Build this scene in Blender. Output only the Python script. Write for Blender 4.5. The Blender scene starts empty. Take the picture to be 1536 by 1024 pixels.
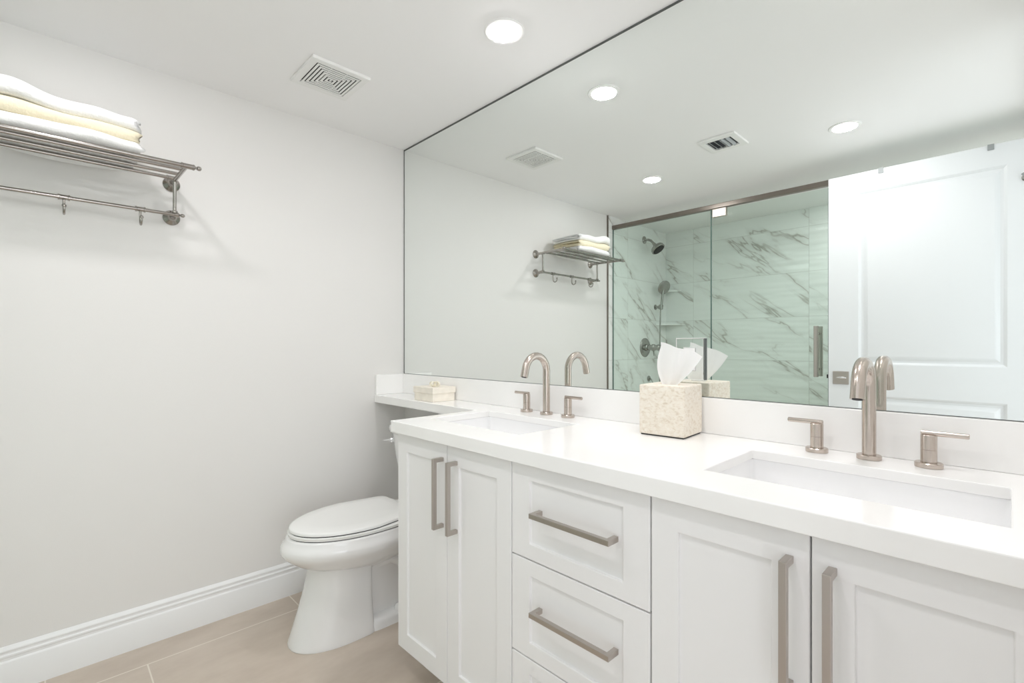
import bpy, bmesh, math, random
from mathutils import Vector, Matrix
from math import sin, cos, pi, radians

scene = bpy.context.scene
COL = scene.collection
random.seed(4)

# ------------------------------------------------------------------ camera
F_PX = 724.0
CAM = Vector((2.2733, -1.3841, 1.126))
cd = bpy.data.cameras.new('camera')
cam = bpy.data.objects.new('camera', cd)
COL.objects.link(cam)
cam.location = CAM
cam.rotation_euler = (radians(90), 0, radians(46.03))
cd.sensor_width = 36.0
cd.lens = F_PX / 1536.0 * 36.0
cd.shift_y = 6.0 / 1536.0
cd.clip_start = 0.02
scene.camera = cam

# ------------------------------------------------------------------ world, lamps, exposure
world = bpy.data.worlds.new('world')
scene.world = world
world.use_nodes = True
bg = world.node_tree.nodes['Background']
bg.inputs[0].default_value = (0.93, 0.97, 1.0, 1)
bg.inputs[1].default_value = 1.0

LAMP = 112.0            # radiance of the recessed lamps
hall = bpy.data.lights.new('hall_fill', 'AREA')  # added unseen fill lamp in the hall, low and tilted up to brighten the ceiling
hall.shape = 'RECTANGLE'
hall.size, hall.size_y = 1.0, 1.4
hall.energy = 7.5
hall.color = (0.92, 0.97, 1.0)
hall_o = bpy.data.objects.new('hall_fill', hall)
COL.objects.link(hall_o)
hall_o.location = (3.2, -1.25, 0.75)
hall_o.rotation_euler = (0, radians(106), 0)      # shines towards -x, in through the doorway

scene.view_settings.view_transform = 'Standard'
scene.view_settings.look = 'None'
scene.view_settings.gamma = 1.0
scene.view_settings.use_curve_mapping = False
scene.view_settings.exposure = 0.50
scene.cycles.use_denoising = True
scene.cycles.max_bounces = 14
scene.cycles.diffuse_bounces = 8
scene.cycles.glossy_bounces = 6
scene.cycles.transparent_max_bounces = 16
scene.cycles.sample_clamp_indirect = 4.0

# ------------------------------------------------------------------ materials
def new_mat(name):
    m = bpy.data.materials.new(name)
    m.use_nodes = True
    return m, m.node_tree.nodes, m.node_tree.links, m.node_tree.nodes['Principled BSDF']

def plain(name, col, rough=0.5, metal=0.0, bump=0.0, bscale=200.0, var=0.0, vscale=4.0, coat=0.0):
    m, N, L, b = new_mat(name)
    b.inputs['Base Color'].default_value = (*col, 1)
    b.inputs['Roughness'].default_value = rough
    b.inputs['Metallic'].default_value = metal
    if coat:
        b.inputs['Coat Weight'].default_value = coat
        b.inputs['Coat Roughness'].default_value = 0.05
    tc = N.new('ShaderNodeTexCoord')
    if bump:
        n = N.new('ShaderNodeTexNoise'); n.inputs['Scale'].default_value = bscale
        n.inputs['Detail'].default_value = 3
        L.new(tc.outputs['Object'], n.inputs['Vector'])
        bp = N.new('ShaderNodeBump'); bp.inputs['Strength'].default_value = bump
        bp.inputs['Distance'].default_value = 0.002
        L.new(n.outputs['Fac'], bp.inputs['Height']); L.new(bp.outputs[0], b.inputs['Normal'])
    if var:
        n2 = N.new('ShaderNodeTexNoise'); n2.inputs['Scale'].default_value = vscale
        n2.inputs['Detail'].default_value = 5
        L.new(tc.outputs['Object'], n2.inputs['Vector'])
        r = N.new('ShaderNodeValToRGB')
        r.color_ramp.elements[0].position = 0.3; r.color_ramp.elements[1].position = 0.7
        r.color_ramp.elements[0].color = (*[max(0, c * (1 - var)) for c in col], 1)
        r.color_ramp.elements[1].color = (*[min(1, c * (1 + var)) for c in col], 1)
        L.new(n2.outputs['Fac'], r.inputs[0]); L.new(r.outputs[0], b.inputs['Base Color'])
    return m

def brushed(name, col, rough, stretch=(4, 4, 300)):
    m, N, L, b = new_mat(name)
    b.inputs['Base Color'].default_value = (*col, 1)
    b.inputs['Metallic'].default_value = 1
    tc = N.new('ShaderNodeTexCoord'); mp = N.new('ShaderNodeMapping')
    mp.inputs['Scale'].default_value = stretch
    n = N.new('ShaderNodeTexNoise'); n.inputs['Scale'].default_value = 3
    mr = N.new('ShaderNodeMapRange')
    mr.inputs['To Min'].default_value = rough * 0.8; mr.inputs['To Max'].default_value = rough * 1.25
    L.new(tc.outputs['Object'], mp.inputs[0]); L.new(mp.outputs[0], n.inputs['Vector'])
    L.new(n.outputs['Fac'], mr.inputs['Value']); L.new(mr.outputs[0], b.inputs['Roughness'])
    return m

M = {}
M['paint'] = plain('wall_paint', (0.79, 0.778, 0.762), 0.55, bump=0.06, bscale=260)
M['ceil'] = plain('ceiling_paint', (0.915, 0.91, 0.91), 0.7, bump=0.05, bscale=180)
M['trim'] = plain('trim_paint', (0.86, 0.865, 0.87), 0.35)
M['door'] = plain('door_paint', (0.765, 0.785, 0.80), 0.38)
M['cab'] = plain('cabinet_lacquer', (0.87, 0.865, 0.865), 0.38)
M['cabin'] = plain('cabinet_carcass', (0.62, 0.62, 0.615), 0.5)
M['quartz'] = plain('white_quartz', (0.93, 0.925, 0.915), 0.14, var=0.02, vscale=5)
M['ceramic'] = plain('white_ceramic', (0.93, 0.93, 0.935), 0.06, coat=0.4)
M['toilet'] = plain('toilet_china', (0.84, 0.835, 0.83), 0.10, coat=0.3)
M['seat'] = plain('toilet_seat_plastic', (0.86, 0.86, 0.845), 0.2)
M['rubber'] = plain('dark_gasket', (0.02, 0.02, 0.02), 0.7)
M['nickel'] = brushed('brushed_nickel', (0.57, 0.505, 0.455), 0.22)
M['pull'] = brushed('satin_nickel_pull', (0.52, 0.475, 0.44), 0.34)
M['rack'] = brushed('polished_nickel_rack', (0.40, 0.375, 0.35), 0.18)
M['gun'] = brushed('shower_nickel', (0.42, 0.41, 0.39), 0.24)
M['rail'] = brushed('header_nickel', (0.24, 0.21, 0.185), 0.3, (2, 200, 200))
M['strap'] = plain('grey_strap', (0.30, 0.32, 0.32), 0.45)
M['chrome'] = plain('chrome', (0.85, 0.85, 0.86), 0.06, 1.0)
M['dark'] = plain('dark_void', (0.03, 0.03, 0.03), 0.8)
M['duct'] = plain('duct_lining', (0.05, 0.055, 0.06), 0.6)
M['vent'] = plain('vent_enamel', (0.86, 0.86, 0.845), 0.4)
M['louver'] = plain('louver_enamel', (0.42, 0.44, 0.45), 0.4)
M['towel_w'] = plain('white_terry', (0.84, 0.84, 0.835), 0.95, bump=1.0, bscale=110)
M['towel_y'] = plain('cream_terry', (0.82, 0.75, 0.57), 0.95, bump=1.0, bscale=110)
M['tissue'] = plain('tissue_paper', (0.96, 0.96, 0.96), 0.9)
M['ribbon'] = plain('cream_ribbon', (0.90, 0.86, 0.74), 0.45)
M['receptacle'] = plain('white_receptacle', (0.88, 0.88, 0.88), 0.3)
M['edge'] = plain('mirror_edge', (0.09, 0.10, 0.095), 0.35)
M['white_plastic'] = plain('white_plastic', (0.88, 0.88, 0.87), 0.35)

m, N, L, b = new_mat('mirror_glass')
b.inputs['Base Color'].default_value = (0.90, 0.932, 0.914, 1)
b.inputs['Metallic'].default_value = 1; b.inputs['Roughness'].default_value = 0.0
M['mirror'] = m

def math_node(N, L, op, a, b_=None, clamp=False):
    n = N.new('ShaderNodeMath'); n.operation = op; n.use_clamp = clamp
    for i, v in enumerate((a, b_)):
        if v is None: continue
        if isinstance(v, (int, float)): n.inputs[i].default_value = v
        else: L.new(v, n.inputs[i])
    return n.outputs[0]

def glass_mat():
    m = bpy.data.materials.new('green_glass'); m.use_nodes = True
    N, L = m.node_tree.nodes, m.node_tree.links
    N.clear()
    out = N.new('ShaderNodeOutputMaterial'); mix = N.new('ShaderNodeMixShader')
    t = N.new('ShaderNodeBsdfTransparent'); t.inputs[0].default_value = (0.948, 0.99, 0.971, 1)
    g = N.new('ShaderNodeBsdfGlossy'); g.inputs['Roughness'].default_value = 0.0
    fr = N.new('ShaderNodeFresnel'); fr.inputs[0].default_value = 1.3
    ge = N.new('ShaderNodeNewGeometry'); fb = math_node(N, L, 'MULTIPLY', fr.outputs[0], math_node(N, L, 'SUBTRACT', 1.0, ge.outputs['Backfacing']))
    L.new(fb, mix.inputs[0]); L.new(t.outputs[0], mix.inputs[1]); L.new(g.outputs[0], mix.inputs[2])
    L.new(mix.outputs[0], out.inputs[0])
    return m
M['glass'] = glass_mat()
M['glass_edge'] = plain('glass_edge', (0.10, 0.17, 0.15), 0.2)

def lamp_mat():
    m = bpy.data.materials.new('lamp_diffuser'); m.use_nodes = True
    N, L = m.node_tree.nodes, m.node_tree.links
    N.clear()
    out = N.new('ShaderNodeOutputMaterial'); e = N.new('ShaderNodeEmission')
    e.inputs[0].default_value = (1.0, 0.972, 0.985, 1); e.inputs[1].default_value = LAMP
    L.new(e.outputs[0], out.inputs[0])
    return m
M['lamp'] = lamp_mat()

def tile_mat():
    m, N, L, b = new_mat('marble_wall_tile')
    mn = lambda *a, **k: math_node(N, L, *a, **k)
    tc = N.new('ShaderNodeTexCoord'); sp = N.new('ShaderNodeSeparateXYZ')
    L.new(tc.outputs['Object'], sp.inputs[0])
    u = mn('SUBTRACT', sp.outputs[0], sp.outputs[1])
    uu = mn('DIVIDE', mn('SUBTRACT', u, 3.094 - 0.918 * 4), 0.918)
    vv = mn('DIVIDE', mn('SUBTRACT', sp.outputs[2], 1.006 - 0.345 * 4), 0.345)
    iu, iv = mn('FLOOR', uu), mn('FLOOR', vv)
    fu, fv = mn('FRACT', uu), mn('FRACT', vv)
    du = mn('MULTIPLY', mn('MINIMUM', fu, mn('SUBTRACT', 1.0, fu)), 0.918)
    dv = mn('MULTIPLY', mn('MINIMUM', fv, mn('SUBTRACT', 1.0, fv)), 0.345)
    joint = mn('LESS_THAN', mn('MINIMUM', du, dv), 0.0014)
    # each tile shows its own cut of the stone
    ids = N.new('ShaderNodeCombineXYZ'); L.new(iu, ids.inputs[0]); L.new(iv, ids.inputs[1])
    wn = N.new('ShaderNodeTexWhiteNoise'); L.new(ids.outputs[0], wn.inputs['Vector'])
    pos = N.new('ShaderNodeCombineXYZ'); L.new(u, pos.inputs[0]); L.new(sp.outputs[2], pos.inputs[1])
    off = N.new('ShaderNodeVectorMath'); off.operation = 'SCALE'; off.inputs['Scale'].default_value = 7.0
    L.new(wn.outputs['Color'], off.inputs[0])
    add = N.new('ShaderNodeVectorMath'); add.operation = 'ADD'
    L.new(pos.outputs[0], add.inputs[0]); L.new(off.outputs[0], add.inputs[1])
    rt = N.new('ShaderNodeMapping'); rt.inputs['Rotation'].default_value = (0, 0, radians(36))
    L.new(add.outputs[0], rt.inputs[0])
    mp = N.new('ShaderNodeMapping'); mp.inputs['Scale'].default_value = (0.62, 2.3, 1.0)
    L.new(rt.outputs[0], mp.inputs[0])
    def vein(scale, det, dist, width):
        n = N.new('ShaderNodeTexNoise'); n.inputs['Scale'].default_value = scale
        n.inputs['Detail'].default_value = det; n.inputs['Distortion'].default_value = dist
        n.inputs['Roughness'].default_value = 0.55
        L.new(mp.outputs[0], n.inputs['Vector'])
        d = mn('ABSOLUTE', mn('SUBTRACT', n.outputs['Fac'], 0.5))
        mr = N.new('ShaderNodeMapRange'); mr.interpolation_type = 'SMOOTHSTEP'
        mr.inputs['From Min'].default_value = 0.0; mr.inputs['From Max'].default_value = width
        mr.inputs['To Min'].default_value = 1.0; mr.inputs['To Max'].default_value = 0.0
        L.new(d, mr.inputs['Value'])
        return mr.outputs[0]
    mask = N.new('ShaderNodeTexNoise'); mask.inputs['Scale'].default_value = 2.3
    L.new(mp.outputs[0], mask.inputs['Vector'])
    mk = N.new('ShaderNodeMapRange'); mk.inputs['From Min'].default_value = 0.42; mk.inputs['From Max'].default_value = 0.60
    L.new(mask.outputs['Fac'], mk.inputs['Value'])
    v1 = mn('MULTIPLY', vein(1.7, 4.5, 0.35, 0.015), mk.outputs[0])
    v2 = mn('MULTIPLY', vein(1.7, 4.5, 0.35, 0.075), mk.outputs[0])
    tot = mn('ADD', mn('MULTIPLY', v1, 0.52), mn('MULTIPLY', v2, 0.20), clamp=True)
    c1 = N.new('ShaderNodeMixRGB'); c1.inputs[1].default_value = (0.845, 0.855, 0.845, 1); c1.inputs[2].default_value = (0.30, 0.275, 0.235, 1)
    L.new(tot, c1.inputs[0])
    c2 = N.new('ShaderNodeMixRGB'); c2.inputs[2].default_value = (0.62, 0.63, 0.61, 1)
    L.new(joint, c2.inputs[0]); L.new(c1.outputs[0], c2.inputs[1]); L.new(c2.outputs[0], b.inputs['Base Color'])
    b.inputs['Roughness'].default_value = 0.12
    # long low waves pressed in the glaze
    wp = N.new('ShaderNodeMapping'); wp.inputs['Scale'].default_value = (2.2, 15.0, 1.0)
    L.new(add.outputs[0], wp.inputs[0])
    w = N.new('ShaderNodeTexNoise'); w.inputs['Scale'].default_value = 1.0; w.inputs['Detail'].default_value = 1
    L.new(wp.outputs[0], w.inputs['Vector'])
    bp = N.new('ShaderNodeBump'); bp.inputs['Strength'].default_value = 0.5; bp.inputs['Distance'].default_value = 0.02
    L.new(w.outputs['Fac'], bp.inputs['Height']); L.new(bp.outputs[0], b.inputs['Normal'])
    return m
M['tile'] = tile_mat()

def floor_mat():
    m, N, L, b = new_mat('floor_porcelain')
    mn = lambda *a, **k: math_node(N, L, *a, **k)
    tc = N.new('ShaderNodeTexCoord'); sp = N.new('ShaderNodeSeparateXYZ')
    L.new(tc.outputs['Object'], sp.inputs[0])
    S = 0.79
    uu = mn('DIVIDE', mn('ADD', sp.outputs[0], -0.152 + S * 4), S)
    iu, fu = mn('FLOOR', uu), mn('FRACT', uu)
    sh = mn('MULTIPLY', iu, 0.26)                                   # each course steps along by a third
    vv = mn('DIVIDE', mn('ADD', mn('SUBTRACT', sp.outputs[1], sh), 0.597 + 0.26 * 3 + S * 6), S)
    fv = mn('FRACT', vv)
    du = mn('MINIMUM', fu, mn('SUBTRACT', 1.0, fu)); dv = mn('MINIMUM', fv, mn('SUBTRACT', 1.0, fv))
    joint = mn('LESS_THAN', mn('MULTIPLY', mn('MINIMUM', du, dv), S), 0.0022)
    mp = N.new('ShaderNodeMapping'); mp.inputs['Scale'].default_value = (3.0, 1.2, 1)
    L.new(tc.outputs['Object'], mp.inputs[0])
    n = N.new('ShaderNodeTexNoise'); n.inputs['Scale'].default_value = 2.2; n.inputs['Detail'].default_value = 8
    n.inputs['Roughness'].default_value = 0.65
    L.new(mp.outputs[0], n.inputs['Vector'])
    r = N.new('ShaderNodeValToRGB')
    r.color_ramp.elements[0].position = 0.3; r.color_ramp.elements[1].position = 0.72
    r.color_ramp.elements[0].color = (0.50, 0.42, 0.35, 1); r.color_ramp.elements[1].color = (0.63, 0.55, 0.47, 1)
    L.new(n.outputs['Fac'], r.inputs[0])
    c = N.new('ShaderNodeMixRGB'); c.inputs[2].default_value = (0.76, 0.70, 0.62, 1)
    L.new(joint, c.inputs[0]); L.new(r.outputs[0], c.inputs[1]); L.new(c.outputs[0], b.inputs['Base Color'])
    b.inputs['Roughness'].default_value = 0.28
    return m
M['floor'] = floor_mat()

def stone_mat():
    m, N, L, b = new_mat('fossil_stone')
    tc = N.new('ShaderNodeTexCoord')
    mp = N.new('ShaderNodeMapping'); mp.inputs['Scale'].default_value = (1, 1, 1.6); mp.inputs['Rotation'].default_value = (0.5, 0.4, 0.7)
    L.new(tc.outputs['Object'], mp.inputs[0])
    n = N.new('ShaderNodeTexNoise'); n.inputs['Scale'].default_value = 85; n.inputs['Detail'].default_value = 6
    n.inputs['Distortion'].default_value = 0.8
    L.new(mp.outputs[0], n.inputs['Vector'])
    r = N.new('ShaderNodeValToRGB'); e = r.color_ramp.elements
    e[0].position = 0.30; e[0].color = (0.70, 0.61, 0.49, 1); e[1].position = 0.46; e[1].color = (0.84, 0.77, 0.665, 1)
    x = e.new(0.7); x.color = (0.90, 0.85, 0.765, 1)
    L.new(n.outputs['Fac'], r.inputs[0]); L.new(r.outputs[0], b.inputs['Base Color'])
    b.inputs['Roughness'].default_value = 0.5
    bp = N.new('ShaderNodeBump'); bp.inputs['Strength'].default_value = 0.25; bp.inputs['Distance'].default_value = 0.002
    L.new(n.outputs['Fac'], bp.inputs['Height']); L.new(bp.outputs[0], b.inputs['Normal'])
    return m
M['stone'] = stone_mat()
M['cream'] = plain('cream_box_card', (0.91, 0.855, 0.76), 0.5, var=0.05, vscale=30)

# ------------------------------------------------------------------ mesh helpers
class MB:
    def __init__(s): s.bm = bmesh.new()
    def v(s, p): return s.bm.verts.new(p)
    def f(s, vs):
        try: return s.bm.faces.new(vs)
        except ValueError: return None
    def box(s, x0, x1, y0, y1, z0, z1):
        c = [s.v((x, y, z)) for x in (x0, x1) for y in (y0, y1) for z in (z0, z1)]
        for q in ((0, 1, 3, 2), (4, 6, 7, 5), (0, 4, 5, 1), (2, 3, 7, 6), (0, 2, 6, 4), (1, 5, 7, 3)):
            s.f([c[i] for i in q])
        return s
    def loft(s, rings, cap0=True, cap1=True, closed=True):
        R = [[s.v(p) for p in r] for r in rings]
        n = len(R[0])
        for a, b in zip(R, R[1:]):
            for i in range(n if closed else n - 1):
                j = (i + 1) % n
                s.f([a[i], a[j], b[j], b[i]])
        if cap0: s.f(list(reversed(R[0])))
        if cap1: s.f(R[-1])
        return s
    def lathe(s, o, d, prof, seg=28, cap0=True, cap1=True):
        o, d = Vector(o), Vector(d).normalized()
        a = d.orthogonal().normalized(); b = d.cross(a)
        rings = []
        for r, h in prof:
            r = max(r, 1e-5)
            rings.append([o + d * h + (a * cos(2 * pi * i / seg) + b * sin(2 * pi * i / seg)) * r for i in range(seg)])
        return s.loft(rings, cap0, cap1)
    def cyl(s, p0, p1, r, seg=24, r1=None):
        p0, p1 = Vector(p0), Vector(p1)
        return s.lathe(p0, p1 - p0, [(r, 0), (r if r1 is None else r1, (p1 - p0).length)], seg)
    def ball(s, c, r, seg=20, d=(0, 0, 1)):
        n = seg // 2
        return s.lathe(c, d, [(r * sin(pi * i / n), -r * cos(pi * i / n)) for i in range(n + 1)], seg)
    def tube(s, pts, r, seg=16, cap=True):
        pts = [Vector(p) for p in pts]
        n = len(pts); rr = r if isinstance(r, (list, tuple)) else [r] * n
        T = [(pts[min(i + 1, n - 1)] - pts[max(i - 1, 0)]).normalized() for i in range(n)]
        a = T[0].orthogonal().normalized(); rings = []
        for i in range(n):
            a = (a - T[i] * a.dot(T[i])).normalized(); b = T[i].cross(a)
            rings.append([pts[i] + (a * cos(2 * pi * k / seg) + b * sin(2 * pi * k / seg)) * rr[i] for k in range(seg)])
        return s.loft(rings, cap, cap)
    def vox(s, xs, ys, zs, solid):
        nx, ny, nz = len(xs) - 1, len(ys) - 1, len(zs) - 1
        V = {}
        def g(i, j, k):
            if (i, j, k) not in V: V[i, j, k] = s.v((xs[i], ys[j], zs[k]))
            return V[i, j, k]
        S = lambda i, j, k: 0 <= i < nx and 0 <= j < ny and 0 <= k < nz and solid(i, j, k)
        for i in range(nx):
            for j in range(ny):
                for k in range(nz):
                    if not S(i, j, k): continue
                    if not S(i - 1, j, k): s.f([g(i, j, k), g(i, j, k + 1), g(i, j + 1, k + 1), g(i, j + 1, k)])
                    if not S(i + 1, j, k): s.f([g(i + 1, j, k), g(i + 1, j + 1, k), g(i + 1, j + 1, k + 1), g(i + 1, j, k + 1)])
                    if not S(i, j - 1, k): s.f([g(i, j, k), g(i + 1, j, k), g(i + 1, j, k + 1), g(i, j, k + 1)])
                    if not S(i, j + 1, k): s.f([g(i, j + 1, k), g(i, j + 1, k + 1), g(i + 1, j + 1, k + 1), g(i + 1, j + 1, k)])
                    if not S(i, j, k - 1): s.f([g(i, j, k), g(i, j + 1, k), g(i + 1, j + 1, k), g(i + 1, j, k)])
                    if not S(i, j, k + 1): s.f([g(i, j, k + 1), g(i + 1, j, k + 1), g(i + 1, j + 1, k + 1), g(i, j + 1, k + 1)])
        return s
    def prism(s, poly, axis, a0, a1):
        """poly: 2D points in the two axes other than `axis` (in x,y,z order)"""
        def P(p, a):
            q = list(p); q.insert(axis, a); return q
        return s.loft([[P(p, a0) for p in poly], [P(p, a1) for p in poly]])
    def build(s, name, mat, parent=None, smooth=True, bevel=0.0, seg=2, ang=35, subsurf=0, merge=True):
        if merge: bmesh.ops.remove_doubles(s.bm, verts=s.bm.verts, dist=1e-6)
        bmesh.ops.recalc_face_normals(s.bm, faces=s.bm.faces)
        off = Vector((0, 0, 0)); p = parent
        while p is not None:
            off += p.location; p = p.parent
        if off.length: bmesh.ops.translate(s.bm, verts=s.bm.verts, vec=-off)
        me = bpy.data.meshes.new(name); s.bm.to_mesh(me); s.bm.free()
        me.materials.append(M[mat] if isinstance(mat, str) else mat)
        if smooth:
            me.polygons.foreach_set('use_smooth', [True] * len(me.polygons))
            me.set_sharp_from_angle(angle=radians(ang))
        o = bpy.data.objects.new(name, me); COL.objects.link(o)
        if parent is not None: o.parent = parent
        if bevel:
            bv = o.modifiers.new('bevel', 'BEVEL'); bv.width = bevel; bv.segments = seg
            bv.limit_method = 'ANGLE'; bv.angle_limit = radians(40); bv.harden_normals = False
        if subsurf:
            ss = o.modifiers.new('sub', 'SUBSURF'); ss.levels = ss.render_levels = subsurf
        return o

def tag(o, label, cat, group=None):
    o['label'] = label; o['category'] = cat
    if group: o['group'] = group
    return o
def thing(name, loc, label, cat, group=None):
    o = bpy.data.objects.new(name, None); COL.objects.link(o); o.location = loc
    o.empty_display_size = 0.05
    return tag(o, label, cat, group)
def struct(o, label=None, cat=None):
    o['kind'] = 'structure'
    if label: o['label'] = label
    if cat: o['category'] = cat
    return o
def copy_tree(o, parent=None):
    c = o.copy(); COL.objects.link(c)
    if parent is not None: c.parent = parent
    for ch in list(o.children): copy_tree(ch, c)
    return c

H = 2.176
W = 2.41
YG = -1.945           # plane of the shower glass
YB = -2.82            # rear wall of the shower
ZC = 0.873            # top of the counter

# ------------------------------------------------------------------ setting
struct(MB().box(-0.12, 3.6, YB - 0.12, 0.126, -0.1, 0).build('floor', 'floor', smooth=False), 'beige stone-look porcelain tile floor with pale joints', 'floor')
struct(MB().box(-0.12, 3.6, YB - 0.12, 0.126, H, H + 0.1).build('ceiling', 'ceil', smooth=False), 'smooth white painted ceiling with recessed lamps', 'ceiling')
struct(MB().box(-0.12, 0, -1.88, 0.126, 0, H).build('wall_left', 'paint', smooth=False), 'pale grey painted wall behind towel rack and toilet', 'wall')
struct(MB().box(0, W + 0.12, 0.006, 0.126, 0, H).build('wall_back', 'paint', smooth=False), 'pale grey painted wall behind mirror and vanity', 'wall')
DY0, DY1, DZ = -1.70, -0.90, 2.06
struct(MB().vox([W, W + 0.12], [YB - 0.12, DY0, DY1, 0.006], [0, DZ, H], lambda i, j, k: not (j == 1 and k == 0)).build('wall_right', 'paint', smooth=False), 'pale painted wall with the open doorway', 'wall')
struct(MB().box(-0.12, 0.008, YB, -1.88, 0, H).build('wall_shower_left', 'tile', smooth=False), 'white grey-veined marble tile wall carrying the shower fittings', 'wall')
struct(MB().box(-0.12, W, YB - 0.12, YB, 0, H).build('wall_shower_back', 'tile', smooth=False), 'white grey-veined marble tile wall at the rear of the shower', 'wall')
struct(MB().box(0.0, 0.011, -1.881, -1.873, 0, H).build('trim_tile_edge', 'rail', smooth=False), 'thin metal strip where paint meets shower tile', 'trim')

prof = [(0, 0), (0.015, 0), (0.015, 0.098), (0.0135, 0.102), (0.0105, 0.105), (0.0105, 0.112), (0.0125, 0.116), (0.0125, 0.121),
        (0.009, 0.1245), (0.009, 0.130), (0.0105, 0.133), (0.0105, 0.137), (0.006, 0.1435), (0.003, 0.148), (0, 0.148)]
struct(MB().prism(prof, 1, -1.872, 0.006).build('baseboard_left', 'trim', ang=25), 'white moulded baseboard along the left wall', 'baseboard')
struct(MB().prism([(0.006 - t, z) for t, z in prof], 0, 0.016, 0.82).build('baseboard_back', 'trim', ang=25), 'white moulded baseboard behind the toilet', 'baseboard')
struct(MB().vox([W - 0.014, W + 0.005], [DY0 - 0.02, DY0 + 0.002, DY1 - 0.002, DY1 + 0.06], [0, DZ - 0.002, DZ + 0.06], lambda i, j, k: not (j == 1 and k == 0)).build('trim_doorway', 'trim', smooth=False), 'white casing around the open doorway', 'trim')

# room door, opened against the shower side
DX0, DX1, DF, DT = 1.567, 2.392, -1.73, 0.035
xs = [DX0, 1.703, 2.258, DX1]; zs = [0.012, 0.20, 0.862, 1.026, 1.942, 2.044]
mb = MB().vox(xs, [DF - DT, DF - 0.013, DF], zs, lambda i, j, k: not (j == 1 and i == 1 and k in (1, 3)))
for z0, z1 in ((0.20, 0.862), (1.026, 1.942)):
    rings = []
    for ins, dep in ((0, 0.0005), (0.006, 0.0035), (0.012, 0.0095), (0.022, 0.0105), (0.030, 0.0075), (0.040, 0.0025), (0.044, 0.002)):
        rings.append([(1.703 + ins, DF - dep, z0 + ins), (2.258 - ins, DF - dep, z0 + ins), (2.258 - ins, DF - dep, z1 - ins), (1.703 + ins, DF - dep, z1 - ins)])
    mb.loft(rings, False, True)
door = mb.build('door_1', 'door', ang=20)
struct(door, 'white two-panel room door standing open in front of the shower', 'door')
mb = MB().box(1.588, 1.662, DF, DF + 0.006, 0.916, 0.986)
mb.build('door_handle_plate', 'pull', door, smooth=False, bevel=0.0015)
mb = MB().tube([(1.606, DF + 0.0075, 0.951), (1.616, DF + 0.010, 0.951), (1.628, DF + 0.011, 0.951), (1.640, DF + 0.010, 0.951), (1.650, DF + 0.0075, 0.951)], [0.002, 0.006, 0.0075, 0.006, 0.002], 14)
mb.build('door_handle', 'chrome', door)
MB().box(1.556, DX0, DF - 0.026, DF - 0.010, 0.945, 0.965).build('latch_bolt', 'dark', door, smooth=False, bevel=0.001)
# over the door straps
r = thing('over_door_hook_rack', (2.0, DF, 2.044), 'two grey metal straps hooked over the top of the white door', 'hook rack')
for x in (1.80, 2.205):
    mb = MB().box(x - 0.011, x + 0.011, DF - DT - 0.004, DF + 0.004, 2.0445, 2.047)
    mb.box(x - 0.011, x + 0.011, DF + 0.001, DF + 0.004, 2.020, 2.0445).box(x - 0.011, x + 0.011, DF - DT - 0.004, DF - DT - 0.001, 1.90, 2.0445)
    mb.build('strap', 'strap', r, smooth=False)
MB().box(1.70, 2.30, DF - DT - 0.008, DF - DT - 0.004, 1.87, 1.90).build('rail', 'strap', r, smooth=False)
r = thing('robe_hook', (2.312, DF, 1.868), 'grey metal robe hook high on the white door', 'hook')
MB().lathe((2.318, DF, 1.868), (0, 1, 0), [(0.017, 0), (0.017, 0.005), (0.012, 0.007)], 20).build('hook_plate', 'gun', r)
MB().tube([(2.318, DF + 0.007, 1.868), (2.317, DF + 0.02, 1.868), (2.312, DF + 0.03, 1.873), (2.306, DF + 0.034, 1.882)], [0.006, 0.006, 0.006, 0.008], 12).build('hook_arm', 'strap', r)

# ------------------------------------------------------------------ ceiling fittings
lamp0 = None
LG = 'recessed lamps in the ceiling'
def ceiling_light(x, y, label):
    global lamp0
    if lamp0 is None:
        t = thing('ceiling_light', (x, y, H), label, 'light', LG)
        MB().lathe((x, y, H), (0, 0, -1), [(0.067, 0), (0.067, 0.002), (0.064, 0.0045), (0.055, 0.0052), (0.051, 0.0045), (0.0505, 0.0)], 40, False, False).build('trim_ring', 'white_plastic', t)
        MB().lathe((x, y, H - 0.0005), (0, 0, -1), [(0.0503, 0), (0.0503, 0.0048), (0.047, 0.0066), (0.036, 0.0080), (0.018, 0.0087), (0.001, 0.0089)], 40).build('diffuser', 'lamp', t)
        lamp0 = t
        return t
    c = copy_tree(lamp0); c.location = (x, y, H); c['label'] = label
    return c
ceiling_light(1.095, -0.283, 'round recessed ceiling lamp close to the mirror, over the far sink')
ceiling_light(0.691, -1.372, 'round recessed ceiling lamp by the towel rack, seen low in the mirror')
ceiling_light(1.715, -1.374, 'round recessed ceiling lamp near the open white door, seen in the mirror')
ceiling_light(2.06, -0.283, 'added unseen round recessed ceiling lamp over the near sink by the side wall')  # out of view, added to light the near sink
ceiling_light(1.62, -2.40, 'added unseen round recessed ceiling lamp over the shower, the middle one, behind the white door')  # hidden by the door, added to light the shower
ceiling_light(2.12, -2.35, 'added unseen round recessed ceiling lamp over the shower by the side wall, behind the white door')  # second hidden lamp, added to lift the dark ceiling above the door

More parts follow.
